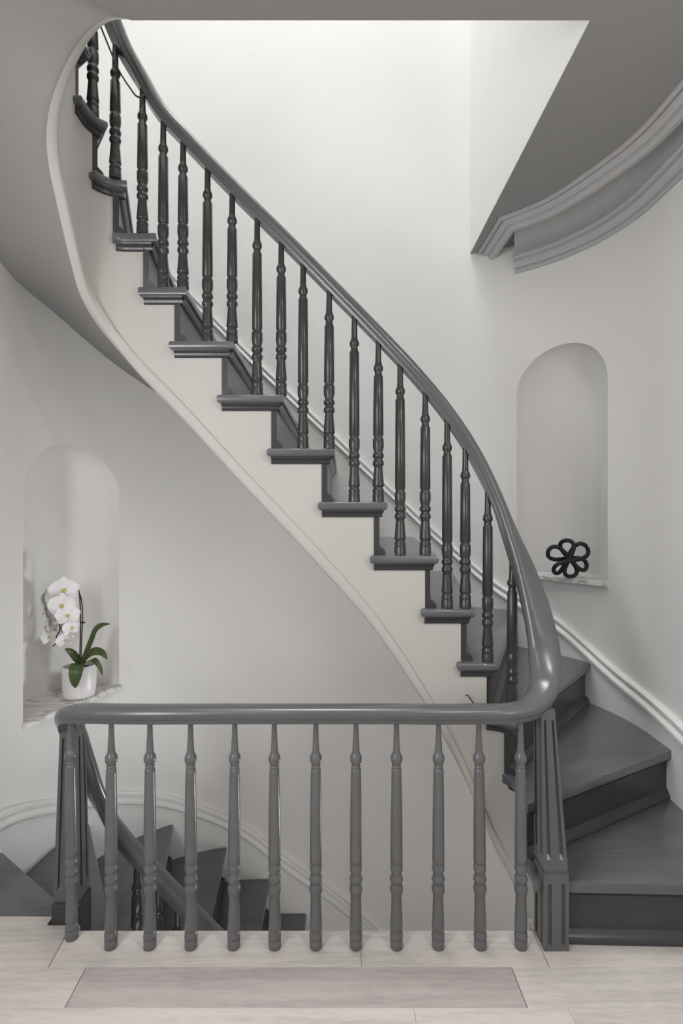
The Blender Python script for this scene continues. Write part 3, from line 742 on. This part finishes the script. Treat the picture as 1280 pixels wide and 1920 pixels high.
# ------------------------------------------------------------------ potted orchid
OD = 2.475
pc = at(146, 1300, OD); PZ = NICHES[0]['sill']; P0 = Vector((pc.x, OD+0.015, PZ))
orch = empty('potted_orchid', P0); tag(orch, 'white orchid with cascading blooms in a white pot in the left niche', 'plant')
ax = Vector((0.86, 0.51, 0)); ay = Vector((-0.51, 0.86, 0))       # pot's long axis follows the shelf front
def pot_ring(rx, ry, z, n=40): return [P0+ax*rx*math.cos(2*math.pi*i/n)+ay*ry*math.sin(2*math.pi*i/n)+Vector((0, 0, z)) for i in range(n)]
rings = [pot_ring(*a) for a in ((0.050, 0.032, 0.0), (0.062, 0.044, 0.003), (0.068, 0.050, 0.014), (0.072, 0.053, 0.05), (0.074, 0.055, 0.148), (0.0735, 0.0545, 0.151), (0.069, 0.050, 0.150), (0.067, 0.048, 0.125))]
vs = [v for r in rings for v in r]; fs = []
for k in range(len(rings)-1):
    for i in range(40): j = (i+1) % 40; fs.append((k*40+i, k*40+j, (k+1)*40+j, (k+1)*40+i))
fs.append(tuple(range(40))[::-1])
mesh('pot', vs, fs, M['pot'], orch, True, 50)
r_ = pot_ring(0.068, 0.049, 0.132); c_ = P0+Vector((0, 0, 0.14))
mesh('soil', r_+[c_], [(i, (i+1) % 40, 40) for i in range(40)], M['soil'], orch, True)
def opx(px, py, dd=0.0): return at(px, py, OD+dd)
def leaf(pts, w, flat):
    """strap leaf along pts; flat = direction of its width"""
    C = catmull(pts, 5); n = len(C); vs = []; fs = []
    for i, p in enumerate(C):
        t = i/(n-1); ww = w*(math.sin(math.pi*min(1, 0.10+0.90*t)**0.85))**0.6 if t < 1 else 0.001
        ww = max(ww, 0.0015); tg = (C[min(i+1, n-1)]-C[max(i-1, 0)]).normalized(); sd = (Vector(flat)-tg*Vector(flat).dot(tg)).normalized(); nr = tg.cross(sd)
        for k, (a, h) in enumerate(((-1, .22), (-.5, .06), (0, -.05), (.5, .06), (1, .22))): vs.append(p+sd*a*ww+nr*h*ww)
        for k, (a, h) in enumerate(((-1, .22), (-.5, .06), (0, -.05), (.5, .06), (1, .22))): vs.append(p+sd*a*ww*0.98+nr*(h*ww-0.0025))
    for i in range(n-1):
        for k in range(4):
            a = i*10+k; fs.append((a, a+1, a+11, a+10)); a += 5; fs.append((a+1, a, a+10, a+11))
        fs += [(i*10, i*10+5, i*10+15, i*10+10), (i*10+4, i*10+9, i*10+19, i*10+14)]
    mesh('leaf', vs, fs, M['leaf'], orch, True, 70)
bx = (152, 1240)
leaf([opx(152, 1244), opx(161, 1222), opx(170, 1200, -.01), (opx(180, 1178, -.02)), opx(193, 1171, -.03), opx(207, 1170, -.03)], 0.016, (0.8, -0.5, -0.3))
leaf([opx(153, 1246), opx(163, 1232, -.02), opx(176, 1222, -.04), opx(192, 1224, -.06), opx(201, 1236, -.07)], 0.020, (0.2, 0.35, 0.9))
leaf([opx(153, 1246), opx(166, 1239, -.03), opx(177, 1238, -.05), opx(187, 1251, -.06), opx(192, 1266, -.06)], 0.013, (0.8, 0.4, 0.3))
leaf([opx(152, 1244), opx(143, 1233, -.02), opx(133, 1222, -.03), opx(122, 1216, -.03)], 0.017, (0.3, 0.5, 0.8))
leaf([opx(150, 1246), opx(140, 1249, -.02), opx(130, 1254, -.03), opx(117, 1257, -.03)], 0.015, (0.1, 0.8, 0.5))
leaf([opx(150, 1246), opx(147, 1246, -.05), opx(143, 1256, -.085), opx(141, 1274, -.092), opx(141, 1290, -.09)], 0.031, (1, 0.3, 0))
tube('stem', catmull([opx(149, 1246), opx(150, 1215), opx(151, 1170), opx(150, 1130), opx(147, 1106), opx(138, 1093, -.02), opx(124, 1087, -.04), opx(112, 1095, -.05), opx(109, 1120, -.05), opx(110, 1165, -.05), opx(112, 1182, -.05), opx(106, 1194, -.05), opx(107, 1204, -.05), opx(99, 1212, -.05)], 6), 0.0028, M['stem'], orch, 6)
tube('support_stick', catmull([opx(152, 1246), opx(153, 1200), opx(154.5, 1150), opx(152, 1122), opx(148, 1110)], 6), 0.0026, M['stem'], orch, 6)
tube('stem_clip', [opx(150, 1167), opx(155, 1167.5), opx(159, 1167)], 0.004, M['stem'], orch, 6)
tube('twig', catmull([opx(115, 1165, -.05), opx(115, 1181, -.05), opx(118, 1190, -.05)], 4), 0.0022, M['stem'], orch, 6)
tube('twig', catmull([opx(107, 1204, -.05), opx(112, 1203, -.052), opx(115, 1201, -.055)], 4), 0.002, M['stem'], orch, 6)
def petal_mesh(name, ln, wd, cup):
    vs = []; fs = []; nu, nv = 8, 6
    for i in range(nu+1):
        t = i/nu; w = wd*math.sin(math.pi*(0.06+0.94*t)**0.8)**0.55 if t < 1 else wd*0.10
        for j in range(nv+1):
            a = -1+2*j/nv; vs.append((a*w, t*ln, cup*(t*t)-0.22*w*a*a+0.004*math.sin(3*a+5*t)))
    n = len(vs); vs += [(x, y, z-0.0012) for x, y, z in vs]
    for i in range(nu):
        for j in range(nv):
            a = i*(nv+1)+j; fs.append((a, a+1, a+nv+2, a+nv+1)); fs.append((n+a+nv+1, n+a+nv+2, n+a+1, n+a))
    me = bpy.data.meshes.new(name); me.from_pydata(vs, [], fs); me.materials.append(M['petal']); me.shade_smooth(); return me
PB = petal_mesh('petal', 0.058, 0.036, -0.006); PS = petal_mesh('sepal', 0.056, 0.022, -0.010)
lp = []
LIP = lathe_mesh('lip', [(0.002, 0.0), (0.007, 0.002), (0.009, 0.007), (0.006, 0.013), (0.002, 0.016)], M['lip'], 10)
def flower(px, py, dd, face, size, roll=0.0):
    p = opx(px, py, dd); f = Vector(face).normalized(); upv = Vector((0, 0, 1)); x = upv.cross(f).normalized(); y = f.cross(x).normalized()
    Mx = Matrix((x, y, f)).transposed().to_4x4(); Mx = Matrix.Translation(p) @ Mx @ Matrix.Rotation(roll, 4, 'Z') @ Matrix.Scale(size, 4)
    fl_ = link_mesh('flower', LIP); fl_.parent = orch; fl_.matrix_parent_inverse = Matrix()
    fl_.matrix_basis = orch.matrix_world.inverted() @ Mx
    for me, ang, z in ((PS, 0, -0.002), (PS, 128, -0.002), (PS, -128, -0.002), (PB, 78, 0.001), (PB, -78, 0.001)):
        o = bpy.data.objects.new('petal', me); COL.objects.link(o); o.parent = fl_; o.matrix_parent_inverse = Matrix()
        o.matrix_basis = Matrix.Translation((0, 0, z)) @ Matrix.Rotation(math.radians(ang), 4, 'Z') @ Matrix.Rotation(random.uniform(-.08, .08), 4, 'X')
flower(120, 1107, -.075, (0.45, -1, -0.15), 1.10, 0.05)
flower(116, 1136, -.095, (0.40, -1, -0.05), 1.02, -0.05)
flower(127, 1154, -.085, (0.55, -1, -0.1), 0.92, 0.1)
flower(82, 1124, -.045, (-1.0, -0.25, 0.0), 0.85, 0)
flower(86, 1150, -.055, (-1.0, -0.35, -0.1), 0.82, 0.2)
flower(104, 1160, -.03, (0.0, -1, 0.1), 0.85, 0.1)
flower(88, 1176, -.065, (-0.9, -0.6, -0.1), 0.72, -0.1)
flower(134, 1177, -.055, (0.95, -0.6, -0.1), 0.75, 0.1)
flower(92, 1194, -.07, (0.8, -0.5, 0.2), 0.66, 0.1)
flower(122, 1200, -.055, (0.7, -0.8, -0.2), 0.70, 0.2)
flower(104, 1182, -.01, (0.1, -1, 0.1), 0.62, 0.0)

# ------------------------------------------------------------------ small things on the stairs
tag(tube('cable', catmull([at(183, 35, 1.84), at(205, 90, 1.855), at(225, 136, 1.868), at(243, 164, 1.876), at(257, 181, 1.880), at(265, 183, 1.878), at(271, 178, 1.885), at(278, 185, 1.905), at(289, 200, 1.915)], 6), 0.0032, M['cable'], None, 6),
    'thin dark cable looped below the upper end of the handrail', 'cable')
tag(tube('cable', catmull([at(873, 1304, 1.895), at(875.5, 1303, 1.885), at(882, 1311, 1.88), at(889, 1322, 1.88), at(893, 1335, 1.90)], 6), 0.0025, M['cable'], None, 6),
    'short dark cable end poking from the white stringer above the landing rail', 'cable')
tag(tube('cable', catmull([at(238, 1760, 2.10), at(243, 1744, 2.11), at(250, 1727, 2.12), at(259, 1711, 2.125), at(269, 1701, 2.13), at(280, 1697, 2.14)], 6), 0.006, M['palecable'], None, 6),
    'pale grey cable arching over the lower stairs behind the balusters', 'cable')
